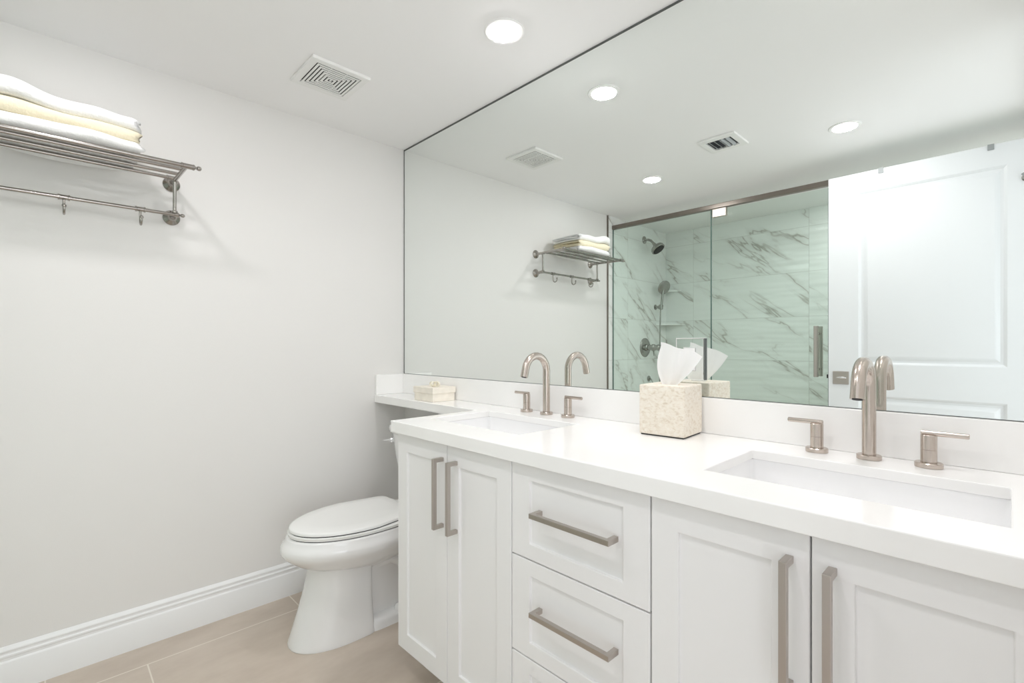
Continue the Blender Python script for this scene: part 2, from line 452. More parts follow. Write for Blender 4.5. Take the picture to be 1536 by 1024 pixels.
t = thing('exhaust_fan_grille', (0.416, -0.582, H), 'square white bathroom fan grille with concentric slots in the ceiling', 'vent')
mb = MB(); cx, cy = 0.416, -0.582; hs = 0.113; hi = 0.086
mb.vox([cx - hs, cx - hi, cx + hi, cx + hs], [cy - hs, cy - hi, cy + hi, cy + hs], [H - 0.013, H], lambda i, j, k: not (i == 1 and j == 1))
mb.build('cover_frame', 'vent', t, smooth=False, bevel=0.003)
MB().box(cx - hi, cx + hi, cy - hi, cy + hi, H - 0.003, H - 0.0005).build('fan_opening', 'dark', t, smooth=False)
mb = MB(); s_ = hi - 0.0035
for k in range(6):
    w = 0.0080; a = s_; c_ = s_ - w
    mb.vox([cx - a, cx - c_, cx + c_, cx + a], [cy - a, cy - c_, cy + c_, cy + a], [H - 0.013, H - 0.0112], lambda i, j, q: not (i == 1 and j == 1))
    s_ -= w + 0.0050
mb.box(cx - s_, cx + s_, cy - s_, cy + s_, H - 0.013, H - 0.0112)
for q in (-1, 1): mb.box(cx - hi, cx + hi, cy + q * 0.03 - 0.001, cy + q * 0.03 + 0.001, H - 0.0112, H - 0.008)
mb.build('slotted_grille', 'vent', t, smooth=False, merge=False)

t = thing('ceiling_air_vent', (1.237, -1.125, H), 'small white ceiling air vent with dark curved louvers seen in the mirror', 'vent')
vx = [1.143, 1.172, 1.298, 1.331]; vy = [-1.222, -1.187, -1.067, -1.030]
MB().vox(vx, vy, [H - 0.011, H], lambda i, j, k: not (i == 1 and j == 1)).build('vent_frame', 'vent', t, smooth=False, bevel=0.003)
MB().box(vx[1], vx[2], vy[1], vy[2], H - 0.002, H - 0.0005).build('vent_opening', 'duct', t, smooth=False)
for k in range(5):
    x = 1.184 + 0.0245 * k; d = 1 if k < 3 else -1
    pl = [(x + d * 0.010 * (q / 5) ** 2, H - 0.002 - 0.011 * q / 5) for q in range(6)]
    poly = pl + [(px + 0.0016, pz) for px, pz in reversed(pl)]
    MB().prism(poly, 1, vy[1], vy[2]).build('louver', 'louver', t)

# ------------------------------------------------------------------ mirror
MX0, MX1, MZ0, MZ1 = 0.003, 2.40, 0.977, H - 0.003
mir = MB().box(MX0, MX1, 0.0, 0.0055, MZ0, MZ1).build('vanity_mirror', 'mirror', smooth=False)
tag(mir, 'large frameless wall mirror from the backsplash up to the ceiling', 'mirror')
MB().box(MX0 - 0.0025, MX0 + 0.0035, -0.0008, 0.0058, MZ0, MZ1).build('left_edge', 'edge', mir, smooth=False)
MB().box(MX0 - 0.0025, MX1, -0.0008, 0.0058, MZ1 - 0.005, MZ1 + 0.0025).build('top_edge', 'edge', mir, smooth=False)
MB().box(MX0 - 0.0025, MX1, -0.0006, 0.0058, MZ0 - 0.001, MZ0 + 0.0002).build('bottom_edge', 'edge', mir, smooth=False)

t = thing('mirrored_outlet', (1.608, 0, 1.087), 'white power outlet in a mirrored cover plate behind the tissue box', 'outlet')
ox0, ox1, oz0, oz1 = 1.566, 1.651, 1.025, 1.147
mb = MB().vox([ox0, 1.590, 1.625, ox1], [-0.009, -0.001], [oz0, 1.052, 1.119, oz1], lambda i, j, k: not (i == 1 and k == 1))
mb.build('cover_plate', 'mirror', t, smooth=False, bevel=0.002, seg=1)
MB().box(ox1, ox1 + 0.0012, -0.009, -0.001, oz0, oz1).build('plate_edge_reflection', 'edge', t, smooth=False)  # dark strip paints the reflection on the plate's right side
MB().box(ox0, ox1, -0.0094, -0.001, oz1, oz1 + 0.0014).box(ox0 - 0.0012, ox0, -0.0094, -0.001, oz0, oz1 + 0.0014).build('plate_rim_highlight', 'white_plastic', t, smooth=False)  # white strips paint the bright reflection along the polished top and left edges
rc = MB().box(1.5905, 1.6245, -0.0105, -0.001, 1.0525, 1.1185).build('receptacle', 'receptacle', t, smooth=False, bevel=0.001)
mb = MB()
for z in (1.067, 1.104):
    mb.box(1.600, 1.6015, -0.0108, -0.0104, z - 0.004, z + 0.004).box(1.613, 1.6145, -0.0108, -0.0104, z - 0.0033, z + 0.0033)
    mb.lathe((1.6075, -0.0104, z - 0.009), (0, -1, 0), [(0.0022, 0), (0.0022, 0.0005)], 12)
mb.box(1.603, 1.612, -0.0112, -0.0104, 1.082, 1.0855).box(1.603, 1.612, -0.0112, -0.0104, 1.0875, 1.091)
mb.build('slots', 'dark', rc, smooth=False)

# ------------------------------------------------------------------ counter with two sink openings
CX0, CX1, CYF, SYF = 0.815, 2.404, -0.547, -0.173
S1, S2 = 1.085, 2.054
SHX, SY0, SY1 = 0.218, -0.420, -0.150
xs = [0.001, CX0, CX0 + 0.02, S1 - SHX, S1 + SHX, S2 - SHX, S2 + SHX, CX1]
ys = [CYF, CYF + 0.02, SY0, SYF, SYF + 0.02, SY1, 0.004]
zs = [ZC - 0.038, ZC - 0.022, ZC]
def counter_solid(i, j, k):
    if i == 0:
        if j < 3: return False
        return k == 1 or j == 3
    if k == 1:
        return not (i in (3, 5) and 2 <= j <= 4)
    return j == 0 or (i == 1 and j < 3)
ct = MB().vox(xs, ys, zs, counter_solid).build('vanity_countertop', 'quartz', smooth=False, bevel=0.0022, seg=2)
tag(ct, 'white quartz countertop with two sink cutouts and a shelf over the toilet', 'countertop')
MB().box(0.0155, CX1, -0.0145, 0.0055, ZC + 0.0003, MZ0 - 0.0015).build('backsplash', 'quartz', ct, smooth=False, bevel=0.0012)
MB().box(0.0005, 0.015, -0.169, 0.0055, ZC + 0.0003, MZ0 - 0.0015).build('side_splash', 'quartz', ct, smooth=False, bevel=0.0012)

# ------------------------------------------------------------------ sinks
def rrect(cx, cy, hx, hy, r, z, n=6):
    pts = []
    for (sx, sy, a0) in ((1, 1, 0), (-1, 1, 90), (-1, -1, 180), (1, -1, 270)):
        for q in range(n + 1):
            a = radians(a0 + 90 * q / n)
            pts.append((cx + sx * (hx - r) + r * cos(a), cy + sy * (hy - r) + r * sin(a), z))
    return pts
def make_sink(cx, label):
    zt = ZC - 0.0225; cy = (SY0 + SY1) / 2
    t = thing('undermount_sink', (cx, cy, zt), label, 'sink', 'sinks under the white countertop')
    hx, hy = SHX + 0.004, (SY1 - SY0) / 2 + 0.004
    mb = MB()
    rings = [rrect(cx, cy, hx + 0.014, hy + 0.014, 0.02, zt - 0.012), rrect(cx, cy, hx + 0.014, hy + 0.014, 0.02, zt),
             rrect(cx, cy, hx, hy, 0.012, zt), rrect(cx, cy, hx - 0.003, hy - 0.003, 0.016, zt - 0.05),
             rrect(cx, cy, hx - 0.010, hy - 0.010, 0.03, zt - 0.105), rrect(cx, cy, hx - 0.030, hy - 0.028, 0.035, zt - 0.125),
             rrect(cx, cy, hx - 0.10, hy - 0.07, 0.03, zt - 0.130), rrect(cx, cy, 0.024, 0.024, 0.023, zt - 0.134)]
    mb.loft(rings, False, True)
    mb.build('basin', 'ceramic', t, ang=60)
    dr = MB().lathe((cx, cy, zt - 0.1335), (0, 0, 1), [(0.021, 0), (0.021, 0.002), (0.017, 0.003)], 24).build('drain_ring', 'nickel', t)
    MB().lathe((cx, cy, zt - 0.1300), (0, 0, 1), [(0.014, 0), (0.014, 0.003), (0.010, 0.0045)], 24).build('drain_stopper', 'nickel', dr)
    return t
make_sink(S1, 'white rectangular undermount sink below the far faucet, nearer the toilet')
make_sink(S2, 'white rectangular undermount sink below the near faucet, at the right')

# ------------------------------------------------------------------ faucets
def make_faucet(cx, label):
    cy = -0.062; z0 = ZC + 0.0004
    t = thing('faucet', (cx, cy, z0), label, 'faucet', 'widespread faucets on the vanity')
    R = 0.055; RT = 0.0132; zc_ = z0 + 0.160
    path = [(cx, cy, z0 + 0.004), (cx, cy, z0 + 0.06), (cx, cy, z0 + 0.12)]
    for k in range(0, 15):
        a = radians(165 * k / 14)
        path.append((cx, cy - R + R * cos(a), zc_ + R * sin(a)))
    e = Vector(path[-1]); d = Vector((0, -sin(radians(165)) , cos(radians(165)))); d = Vector((0, -0.26, -0.97)).normalized()
    path.append(tuple(e + d * 0.018)); path.append(tuple(e + d * 0.034))
    sp = MB().tube(path, RT, 22).build('spout', 'nickel', t, ang=50)
    tip = e + d * 0.034
    MB().lathe(tip, d, [(0.0095, -0.001), (0.0095, 0.0012)], 18).build('aerator', 'dark', sp)
    MB().lathe((cx, cy, z0), (0, 0, 1), [(0.0235, 0), (0.0235, 0.0080), (0.022, 0.0095), (0.013, 0.0095)], 32).build('spout_base', 'nickel', sp, ang=30)
    for s in (-1, 1):
        hx = cx + s * 0.1015
        h = MB().lathe((hx, cy, z0), (0, 0, 1), [(0.0235, 0), (0.0235, 0.0085), (0.022, 0.0100), (0.0137, 0.0100), (0.0137, 0.036), (0.0130, 0.0363), (0.0130, 0.0372), (0.0137, 0.0375), (0.0137, 0.066), (0.0125, 0.0675)], 30).build('handle', 'nickel', t, ang=30)
        MB().tube([(hx - s * 0.013, cy, z0 + 0.0705), (hx - s * 0.012, cy, z0 + 0.0705), (hx + s * 0.061, cy, z0 + 0.0705), (hx + s * 0.062, cy, z0 + 0.0705)], [0.0040, 0.0054, 0.0054, 0.0040], 16).build('lever', 'nickel', h, ang=40)
    return t
make_faucet(S1, 'far brushed nickel gooseneck faucet with two lever handles, nearer the toilet')
make_faucet(S2 - 0.003, 'near brushed nickel gooseneck faucet with two lever handles, right of the tissue box')

# ------------------------------------------------------------------ vanity cabinets
YF, YK = -0.525, -0.503
ZT, ZB = 0.829, 0.112
def shaker(name, x0, x1, z0, z1, sx, sz, parent):
    mb = MB().vox([x0, x0 + sx, x1 - sx, x1], [YF, YF + 0.007, YK - 0.0015], [z0, z0 + sz, z1 - sz, z1], lambda i, j, k: not (i == 1 and k == 1 and j == 0))
    return mb.build(name, 'cab', parent, smooth=False, bevel=0.0016)
def pull_v(x, z0, z1, parent):
    y1, y0 = YF, -0.562; w = 0.0058
    MB().vox([x - w, x + w], [y0, y0 + 2 * w, y1], [z0, z0 + 2 * w, z1 - 2 * w, z1], lambda i, j, k: j == 0 or k in (0, 2)).build('handle', 'pull', parent, smooth=False, bevel=0.0008)
def pull_h(x0, x1, z, parent):
    y1, y0 = YF, -0.562; w = 0.0058
    MB().vox([x0, x0 + 2 * w, x1 - 2 * w, x1], [y0, y0 + 2 * w, y1], [z - w, z + w], lambda i, j, k: j == 0 or i in (0, 2)).build('handle', 'pull', parent, smooth=False, bevel=0.0008)
ZK = ZC - 0.0385
def carcass(x0, x1, parent, open_top):
    tk = 0.018
    xs, ys, zs = [x0, x0 + tk, x1 - tk, x1], [YK, YK + tk, -0.02, 0.0035], [ZB - 0.004, ZB + 0.014, ZK]
    MB().vox(xs, ys, zs, lambda i, j, k: not (i == 1 and j == 1 and k == 1)).build('carcass', 'cab', parent, smooth=False)
    MB().box(x0 + 0.02, x1, -0.43, -0.41, 0, ZB - 0.004).build('toe_kick', 'cabin', parent, smooth=False)
def door_cabinet(x0, xm, x1, label, hx, grp):
    t = thing('vanity_cabinet', ((x0 + x1) / 2, YK / 2, 0), label, 'cabinet', grp)
    carcass(x0, x1, t, True)
    g = 0.0014
    for a, b_, h in ((x0, xm, hx[0]), (xm, x1, hx[1])):
        d = shaker('door', a + g, b_ - g, ZB, ZT, 0.056, 0.057, t)
        pull_v(h, 0.580, 0.790, d)
    return t
door_cabinet(0.825, 1.1035, 1.3805, 'white two-door vanity cabinet under the far sink, next to the toilet', (1.082, 1.150), 'white vanity cabinets')
door_cabinet(1.7775, 2.0545, 2.333, 'white two-door vanity cabinet under the near sink, right of the drawers', (2.025, 2.084), 'white vanity cabinets')
t = thing('drawer_cabinet', (1.579, YK / 2, 0), 'white three-drawer vanity cabinet between the two door cabinets', 'cabinet', 'white vanity cabinets')
carcass(1.3812, 1.7768, t, False)
for z0, z1, hz in ((0.5975, ZT, 0.722), (0.3535, 0.5940, 0.487), (ZB, 0.3500, 0.245)):
    d = shaker('drawer', 1.3828, 1.7752, z0, z1, 0.062, 0.038, t)
    pull_h(1.477, 1.703, hz, d)
MB().box(2.334, 2.4085, -0.518, -0.490, 0, ZK).build('vanity_filler_panel', 'cab', smooth=False)
tag(bpy.data.objects['vanity_filler_panel'], 'narrow white filler strip between the right cabinet and the side wall', 'filler panel')

# ------------------------------------------------------------------ tissue box and tissue
t = thing('tissue_box', (1.592, -0.093, ZC), 'cream fossil-stone tissue box cover on the counter between the faucets', 'tissue box')
hw = 0.0655; TH = 0.139; zb = ZC + 0.0035
mb = MB().vox([1.592 - hw, 1.592 - 0.03, 1.592 + 0.03, 1.592 + hw], [-0.093 - hw, -0.093 - 0.022, -0.093 + 0.022, -0.093 + hw], [zb, zb + TH - 0.012, zb + TH], lambda i, j, k: not (k == 1 and i == 1 and j == 1))
cv = mb.build('cover', 'stone', t, smooth=False, bevel=0.004, seg=3)
MB().box(1.592 - hw + 0.004, 1.592 + hw - 0.004, -0.093 - hw + 0.004, -0.093 + hw - 0.004, ZC + 0.0002, zb).build('felt_shadow_gap', 'dark', t, smooth=False)  # dark slab stands for the felt and the shadow gap under the cover
t.rotation_euler = (0, 0, radians(4.5))
# tissue: a pinched sheet that fans out of the slot
mb = MB(); NU, NV = 40, 24; grid = []
zt = zb + TH - 0.010
base_c = Vector((1.585, -0.095, zt))
topL, topR = Vector((1.565, -0.112, 1.134)), Vector((1.682, -0.090, 1.096))
for j in range(NV + 1):
    v = j / NV; row = []
    for i in range(NU + 1):
        u = i / NU
        b0 = base_c + Vector(((u - 0.5) * 0.034, 0.005 * sin(u * 9), 0))
        tp = topL.lerp(topR, u) + Vector((0, 0, 0.004 * sin(u * pi) + 0.0025 * sin(u * 9 + 1)))
        p = b0.lerp(tp, v)
        p.x += -0.016 * (1 - u) ** 2 * sin(pi * min(1, v * 1.1)) + 0.006 * u * sin(pi * v)
        p.y += (sin(u * 7.5 + 0.6 + 0.8 * v) * 0.010 + sin(u * 17.0 + v * 3) * 0.002) * (0.4 + 0.6 * v) * (1 - 0.5 * u) + 0.014 * sin(u * pi) * v
        row.append(mb.v(p))
    grid.append(row)
for j in range(NV):
    for i in range(NU):
        mb.f([grid[j][i], grid[j][i + 1], grid[j + 1][i + 1], grid[j + 1][i]])
tm = M['tissue']; tn = tm.node_tree
tr_ = tn.nodes.new('ShaderNodeBsdfTranslucent'); tr_.inputs[0].default_value = (0.93, 0.93, 0.93, 1)
tx_ = tn.nodes.new('ShaderNodeMixShader'); tx_.inputs[0].default_value = 0.30
tn.links.new(tn.nodes['Principled BSDF'].outputs[0], tx_.inputs[1]); tn.links.new(tr_.outputs[0], tx_.inputs[2])
tn.links.new(tx_.outputs[0], tn.nodes['Material Output'].inputs[0])
ts = mb.build('tissue', 'tissue', ang=180)
tag(ts, 'white paper tissue pulled up out of the stone tissue box', 'tissue')

# ------------------------------------------------------------------ cream lidded box on the shelf
t = thing('gift_box', (0.409, -0.086, ZC), 'small cream lidded box with a bow on the shelf over the toilet', 'box')
bx0, bx1, by0, by1 = 0.330, 0.487, -0.151, -0.022
MB().box(bx0 + 0.004, bx1 - 0.004, by0 + 0.004, by1 - 0.004, ZC + 0.0005, ZC + 0.046).build('box_base', 'cream', t, smooth=False, bevel=0.0012)
MB().box(bx0, bx1, by0, by1, ZC + 0.036, ZC + 0.064).build('box_lid', 'cream', t, smooth=False, bevel=0.002)
bc = Vector((0.423, -0.094, ZC + 0.064))
bow = MB()
for s, a in ((1, 20), (-1, 20), (1, 110), (-1, 110)):
    d = Vector((cos(radians(a)), sin(radians(a)), 0)) * s
    for w in range(2):
        side = Vector((-d.y, d.x, 0)) * 0.006
        rings = []
        for k in range(13):
            q = 2 * pi * k / 12
            c = bc + d * (0.013 - 0.013 * cos(q)) + Vector((0, 0, 0.012 + 0.011 * sin(q)))
            n = Vector((d.x * cos(q), d.y * cos(q), -sin(q))) * 0.0008
            rings.append([c + side + n, c - side + n, c - side - n, c + side - n])
    bow.loft(rings, True, True)
bow.ball(bc + Vector((0, 0, 0.010)), 0.007, 14)
bow.build('bow', 'ribbon', t, ang=60, merge=False)

# ------------------------------------------------------------------ toilet
TX = 0.412
def egg(z, yc, hw, a, b, pf=2.0, pb=2.6, n=56, cx=TX, tp=0.0):
    pts = []
    for i in range(n):
        th = 2 * pi * i / n; c, s = cos(th), sin(th)
        p = pf if s < 0 else pb
        x = hw * math.copysign(abs(c) ** (2 / p), c)
        y = (a if s < 0 else b) * math.copysign(abs(s) ** (2 / p), s)
        x *= 1 - tp * max(0.0, y / b)
        pts.append((cx + x, yc + y, z))
    return pts
def spline(keys, n=5):
    """smooth interpolation of parameter tuples"""
    out = []
    for i in range(len(keys) - 1):
        p0, p1, p2, p3 = keys[max(i - 1, 0)], keys[i], keys[i + 1], keys[min(i + 2, len(keys) - 1)]
        for k in range(n):
            t = k / n
            out.append(tuple(0.5 * ((2 * b) + (c - a) * t + (2 * a - 5 * b + 4 * c - d) * t * t + (3 * b - a - 3 * c + d) * t ** 3) for a, b, c, d in zip(p0, p1, p2, p3)))
    out.append(keys[-1]); return out
t = thing('toilet', (TX, -0.40, 0), 'white two-piece toilet with closed lid between left wall and vanity', 'toilet')
# bowl: (z, yc, hw, front, back)
mb = MB()
keys = [(0.235, -0.44, 0.075, 0.12, 0.20), (0.262, -0.45, 0.110, 0.175, 0.22), (0.290, -0.455, 0.146, 0.235, 0.23), (0.318, -0.46, 0.170, 0.272, 0.235),
        (0.345, -0.465, 0.187, 0.294, 0.235), (0.370, -0.465, 0.191, 0.297, 0.235), (0.392, -0.465, 0.184, 0.283, 0.235), (0.404, -0.465, 0.181, 0.277, 0.235)]
rings = [egg(z, yc, hw, a, b) for z, yc, hw, a, b in spline(keys)]
rings.append(egg(0.4085, -0.465, 0.176, 0.272, 0.231))
mb.loft(rings)
# pedestal column in front
keys = [(0.0, -0.53, 0.124, 0.205, 0.085), (0.012, -0.53, 0.124, 0.205, 0.085), (0.08, -0.53, 0.117, 0.182, 0.082), (0.16, -0.53, 0.111, 0.156, 0.080), (0.24, -0.53, 0.110, 0.136, 0.080), (0.30, -0.53, 0.118, 0.130, 0.080)]
mb.loft([egg(z, yc, hw, a, b, 2.2, 8.0) for z, yc, hw, a, b in spline(keys)])
# trapway body behind it
keys = [(0.0, -0.33, 0.082, 0.15, 0.21), (0.10, -0.33, 0.080, 0.15, 0.21), (0.20, -0.33, 0.084, 0.15, 0.21), (0.26, -0.33, 0.105, 0.15, 0.215), (0.31, -0.33, 0.135, 0.15, 0.22), (0.36, -0.32, 0.165, 0.14, 0.215), (0.395, -0.30, 0.170, 0.14, 0.215)]
mb.loft([egg(z, yc, hw, a, b, 4.0, 5.0) for z, yc, hw, a, b in spline(keys)])
# foot flange
mb.loft([egg(z, -0.33, hw, 0.16, 0.20, 6.0, 6.0) for z, hw in ((0, 0.123), (0.028, 0.121), (0.040, 0.113), (0.046, 0.085))])
# trapway bend standing out on both flanks
for s in (-1, 1):
    mb.tube([(TX + s * 0.072, -0.42 + 0.0, 0.24), (TX + s * 0.078, -0.37, 0.262), (TX + s * 0.080, -0.31, 0.235), (TX + s * 0.080, -0.275, 0.17), (TX + s * 0.080, -0.27, 0.10), (TX + s * 0.078, -0.27, 0.03)], [0.02, 0.030, 0.034, 0.034, 0.034, 0.034], 18)
    mb.lathe((TX + s * 0.100, -0.335, 0.040), (0, 0, 1), [(0.020, 0), (0.019, 0.010), (0.014, 0.019), (0.006, 0.023), (0.0001, 0.024)], 20)
mb.build('bowl', 'toilet', t, ang=60, merge=False)
st = MB().loft([egg(z, -0.465, hw, a, b, 2.0, 3.2) for z, hw, a, b in ((0.4115, 0.176, 0.268, 0.205), (0.4125, 0.178, 0.270, 0.210), (0.4225, 0.180, 0.272, 0.212), (0.4245, 0.177, 0.269, 0.208))]).build('seat', 'seat', t, ang=50)
ld = MB().loft([egg(z, -0.465, hw, a, b, 2.0, 12.0, tp=0.19) for z, hw, a, b in ((0.4285, 0.173, 0.2645, 0.192), (0.4295, 0.1755, 0.267, 0.195), (0.4370, 0.1755, 0.267, 0.195), (0.4405, 0.173, 0.2645, 0.193), (0.4425, 0.166, 0.257, 0.187), (0.4450, 0.12, 0.19, 0.145), (0.4458, 0.05, 0.08, 0.06))]).build('lid', 'seat', t, ang=50)
mb = MB()
mb.loft([egg(z, -0.465, 0.1745, 0.2665, 0.203, 2.0, 3.2) for z in (0.4080, 0.4120)]).loft([egg(z, -0.465, 0.1705, 0.262, 0.188, 2.0, 12.0, tp=0.19) for z in (0.4240, 0.4300)])
mb.build('seat_bumpers', 'rubber', t, merge=False)
for s in (-1, 1):
    MB().lathe((TX + s * 0.075 - 0.025, -0.256, 0.421), (1, 0, 0), [(0.010, 0), (0.010, 0.05)], 18).build('seat_hinge', 'seat', t, bevel=0.002)
# tank, tapering and bowed
def tank_ring(z, hx, y0, y1, p=5.0):
    cy, hy = (y0 + y1) / 2, (y1 - y0) / 2
    pts = []
    for i in range(48):
        th = 2 * pi * i / 48; c, s = cos(th), sin(th)
        pts.append((TX + hx * math.copysign(abs(c) ** (2 / p), c), cy + hy * math.copysign(abs(s) ** (2 / p), s), z))
    return pts
keys = [(0.395, 0.128, -0.185, -0.035), (0.45, 0.138, -0.195, -0.03), (0.54, 0.160, -0.205, -0.027), (0.63, 0.184, -0.212, -0.025), (0.715, 0.203, -0.216, -0.025)]
MB().loft([tank_ring(*k) for k in spline(keys)]).build('tank', 'toilet', t, ang=60)
MB().loft([tank_ring(z, 0.222 - i_, -0.226 + i_, -0.020 - i_) for z, i_ in ((0.7165, 0.004), (0.7195, 0.0), (0.742, 0.0), (0.749, 0.003), (0.7525, 0.012), (0.7535, 0.05))]).build('tank_lid', 'toilet', t, ang=60)
lv = MB().lathe((0.242, -0.205, 0.681), (0, -1, 0), [(0.014, 0), (0.014, 0.012), (0.011, 0.016), (0.005, 0.0175)], 22).build('flush_lever', 'chrome', t)
MB().tube([(0.242, -0.219, 0.681), (0.225, -0.222, 0.680), (0.205, -0.224, 0.677), (0.190, -0.225, 0.674)], [0.004, 0.0045, 0.0045, 0.003], 12).build('lever_arm', 'chrome', lv)

# ------------------------------------------------------------------ towel rack
RY0, RY1 = -1.034, -1.649
ZU, ZL = 1.752, 1.622
t = thing('towel_rack', (0, (RY0 + RY1) / 2, ZU), 'polished nickel train-style towel rack with hooks on the left wall', 'towel rack')
XF, XR, XL = 0.281, 0.085, 0.068
for y in (RY0, RY1):
    for z in (ZU, ZL):
        MB().lathe((0.0, y, z), (1, 0, 0), [(0.0285, 0), (0.0285, 0.004), (0.026, 0.007), (0.018, 0.011), (0.0115, 0.019), (0.009, 0.028), (0.0085, 0.036)], 32).build('wall_flange', 'rack', t, ang=35)
    d = 1 if y == RY0 else -1
    MB().tube([(0.03, y, ZU), (0.10, y, ZU), (XF, y, ZU - 0.003)], [0.0085, 0.0075, 0.0075], 18).build('arm', 'rack', t, ang=50)
    MB().cyl((0.03, y, ZL), (XL + 0.004, y, ZL), 0.0075, 18).build('lower_arm', 'rack', t)
    MB().lathe((XL, y, ZL), (0, 0, 1), [(0.010, 0.006), (0.010, 0.012), (0.0062, 0.016), (0.0062, ZU - ZL - 0.014), (0.009, ZU - ZL - 0.010), (0.009, ZU - ZL - 0.006)], 18).build('post', 'rack', t, ang=35)
# shelf bars
mb = MB().cyl((XF, RY0 + 0.025, ZU - 0.003), (XF, RY1 - 0.025, ZU - 0.003), 0.0075, 18)
for y, d in ((RY0, 1), (RY1, -1)):
    mb.lathe((XF, y - d * 0.016, ZU - 0.003), (0, d, 0), [(0.0075, 0), (0.0102, 0), (0.0102, 0.004), (0.0092, 0.005), (0.0092, 0.034), (0.0102, 0.035), (0.0102, 0.039), (0.006, 0.041), (0.0045, 0.044), (0.0045, 0.046), (0.0075, 0.049), (0.0082, 0.053), (0.0070, 0.058), (0.003, 0.061)], 18)
mb.build('front_bar', 'rack', t, ang=30, merge=False)
for x in (XR, XR + 0.066, XR + 0.132):
    mb = MB().cyl((x, RY0, ZU + 0.002), (x, RY1, ZU + 0.002), 0.0062, 16)
    if x == XR:
        for y, d in ((RY0, 1), (RY1, -1)):
            mb.lathe((x, y - d * 0.028, ZU + 0.002), (0, d, 0), [(0.0062, 0), (0.0085, 0), (0.0085, 0.004), (0.0075, 0.005), (0.0075, 0.026)], 16)
    mb.build('shelf_bar', 'rack', t, ang=30, merge=False)
mb = MB().cyl((XL, RY0 + 0.012, ZL), (XL, RY1 - 0.012, ZL), 0.0065, 18)
for y, d in ((RY0, 1), (RY1, -1)):
    mb.lathe((XL, y, ZL), (0, d, 0), [(0.0065, 0), (0.0088, 0.0), (0.0088, 0.012), (0.006, 0.014), (0.004, 0.018), (0.0065, 0.022), (0.0072, 0.026), (0.006, 0.030), (0.002, 0.033)], 18)
mb.build('lower_rail', 'rack', t, ang=30, merge=False)
for y in (-1.138, -1.342, -1.546):
    hk = MB().lathe((XL, y - 0.015, ZL), (0, 1, 0), [(0.0065, 0), (0.0098, 0), (0.0098, 0.004), (0.0086, 0.005), (0.0086, 0.025), (0.0098, 0.026), (0.0098, 0.030), (0.0065, 0.030)], 18, False, False).build('hook_collar', 'rack', t, ang=30)
    pts = [(XL, y, ZL - 0.008), (XL, y, ZL - 0.022), (XL, y, ZL - 0.034)]
    for k in range(1, 13):
        a = radians(195 * k / 12)
        pts.append((XL + 0.018 - 0.018 * cos(a), y, ZL - 0.040 - 0.019 * sin(a)))
    mb = MB().tube(pts, 0.0036, 12); mb.ball(pts[-1], 0.0062, 14)
    mb.build('hook', 'rack', hk, ang=60, merge=False)

# ------------------------------------------------------------------ towels
def towel(z0, hgt, x0, x1, y0, y1, mat, label, seed, under, over, sag=0.0, layers=3):
    """a towel folded over itself; `under` and `over` (v, fx) shape the faces it shares with its neighbours"""
    rnd = random.Random(seed); ph = [rnd.uniform(0, 6.28) for _ in range(10)]
    tt = hgt / layers; r2 = tt * (layers - 1) / 2
    line = []
    def seg(xa, xb, z, n=16):
        for k in range(n + 1): line.append((xa + (xb - xa) * k / n, z))
    def arc(xc, zc, r, a0, a1, n=10):
        for k in range(1, n): a = radians(a0 + (a1 - a0) * k / n); line.append((xc + r * cos(a), zc + r * sin(a)))
    zb_, zt_, zm = tt / 2, hgt - tt / 2, hgt / 2
    fr, bk = x1 - tt / 2 - r2, x0 + tt
    seg(x0 + tt * 0.4, fr, zb_)
    arc(fr, zm, r2, -90, 90)
    seg(fr, bk, zt_)
    arc(bk, (zt_ + zm) / 2, (zt_ - zm) / 2, 90, 270, 8)
    seg(bk, fr - 0.004, zm)
    n = len(line); NY = 44
    mb = MB(); rings = []
    for j in range(NY + 1):
        v = j / NY; y = y0 + (y1 - y0) * v
        edge = min(1.0, min(v, 1 - v) * 12)
        rnde = 1 - (1 - edge) ** 3
        ring_a, ring_b = [], []
        for i, (x, z) in enumerate(line):
            p0 = line[max(i - 1, 0)]; p1 = line[min(i + 1, n - 1)]
            d = Vector((p1[0] - p0[0], p1[1] - p0[1])).normalized(); nn = Vector((-d.y, d.x))
            th = tt * 0.5 * (0.50 + 0.49 * rnde)
            fx = (x - x0) / (x1 - x0); fz = z / hgt
            wz = under(v, fx) * (1 - fz) + over(v, fx) * fz - 0.10 * hgt * (1 - rnde) * fz
            wx = (0.005 * sin(6 * v + ph[3]) + 0.003 * sin(15 * v + ph[4]) - 0.012 * (1 - rnde)) * fx * (0.6 + 0.4 * sin(3 * fz + ph[7]))
            wy = 0.007 * sin(4 * fx + ph[5] + 9 * fz) * (1 - edge) * (1 if v > 0.5 else -1) + 0.007 * sin(33 * fz + ph[6]) * (1 - edge)
            dz = -sag * math.exp(-((x - 0.050) / 0.013) ** 2) * sin(pi * v) ** 0.6 if fz < 0.34 else 0
            ring_a.append((x + nn.x * th + wx, y + wy, z0 + z + nn.y * th + wz + dz))
            ring_b.append((x - nn.x * th + wx, y + wy, z0 + z - nn.y * th + wz + dz))
        rings.append(ring_a + ring_b[::-1])
    mb.loft(rings)
    o = mb.build('folded_towel', mat, ang=180, merge=False)
    return tag(o, label, 'towel', 'folded towels on the rack')
z = ZU + 0.0095
bump = lambda c, w: (lambda v: math.exp(-((v - c) / w) ** 2))
g1, g2, g3 = bump(0.30, 0.22), bump(0.15, 0.20), bump(0.72, 0.12)
f0 = lambda v, fx: 0
f1 = lambda v, fx: 0.004 * g1(v) * fx + 0.0022 * sin(11 * v + 1.2) + 0.0016 * sin(4 * fx + 8 * v)
f2 = lambda v, fx: 0.009 * g2(v) - 0.003 * v + 0.0028 * sin(9 * v + 0.4) + 0.0016 * sin(5 * fx + 6 * v)
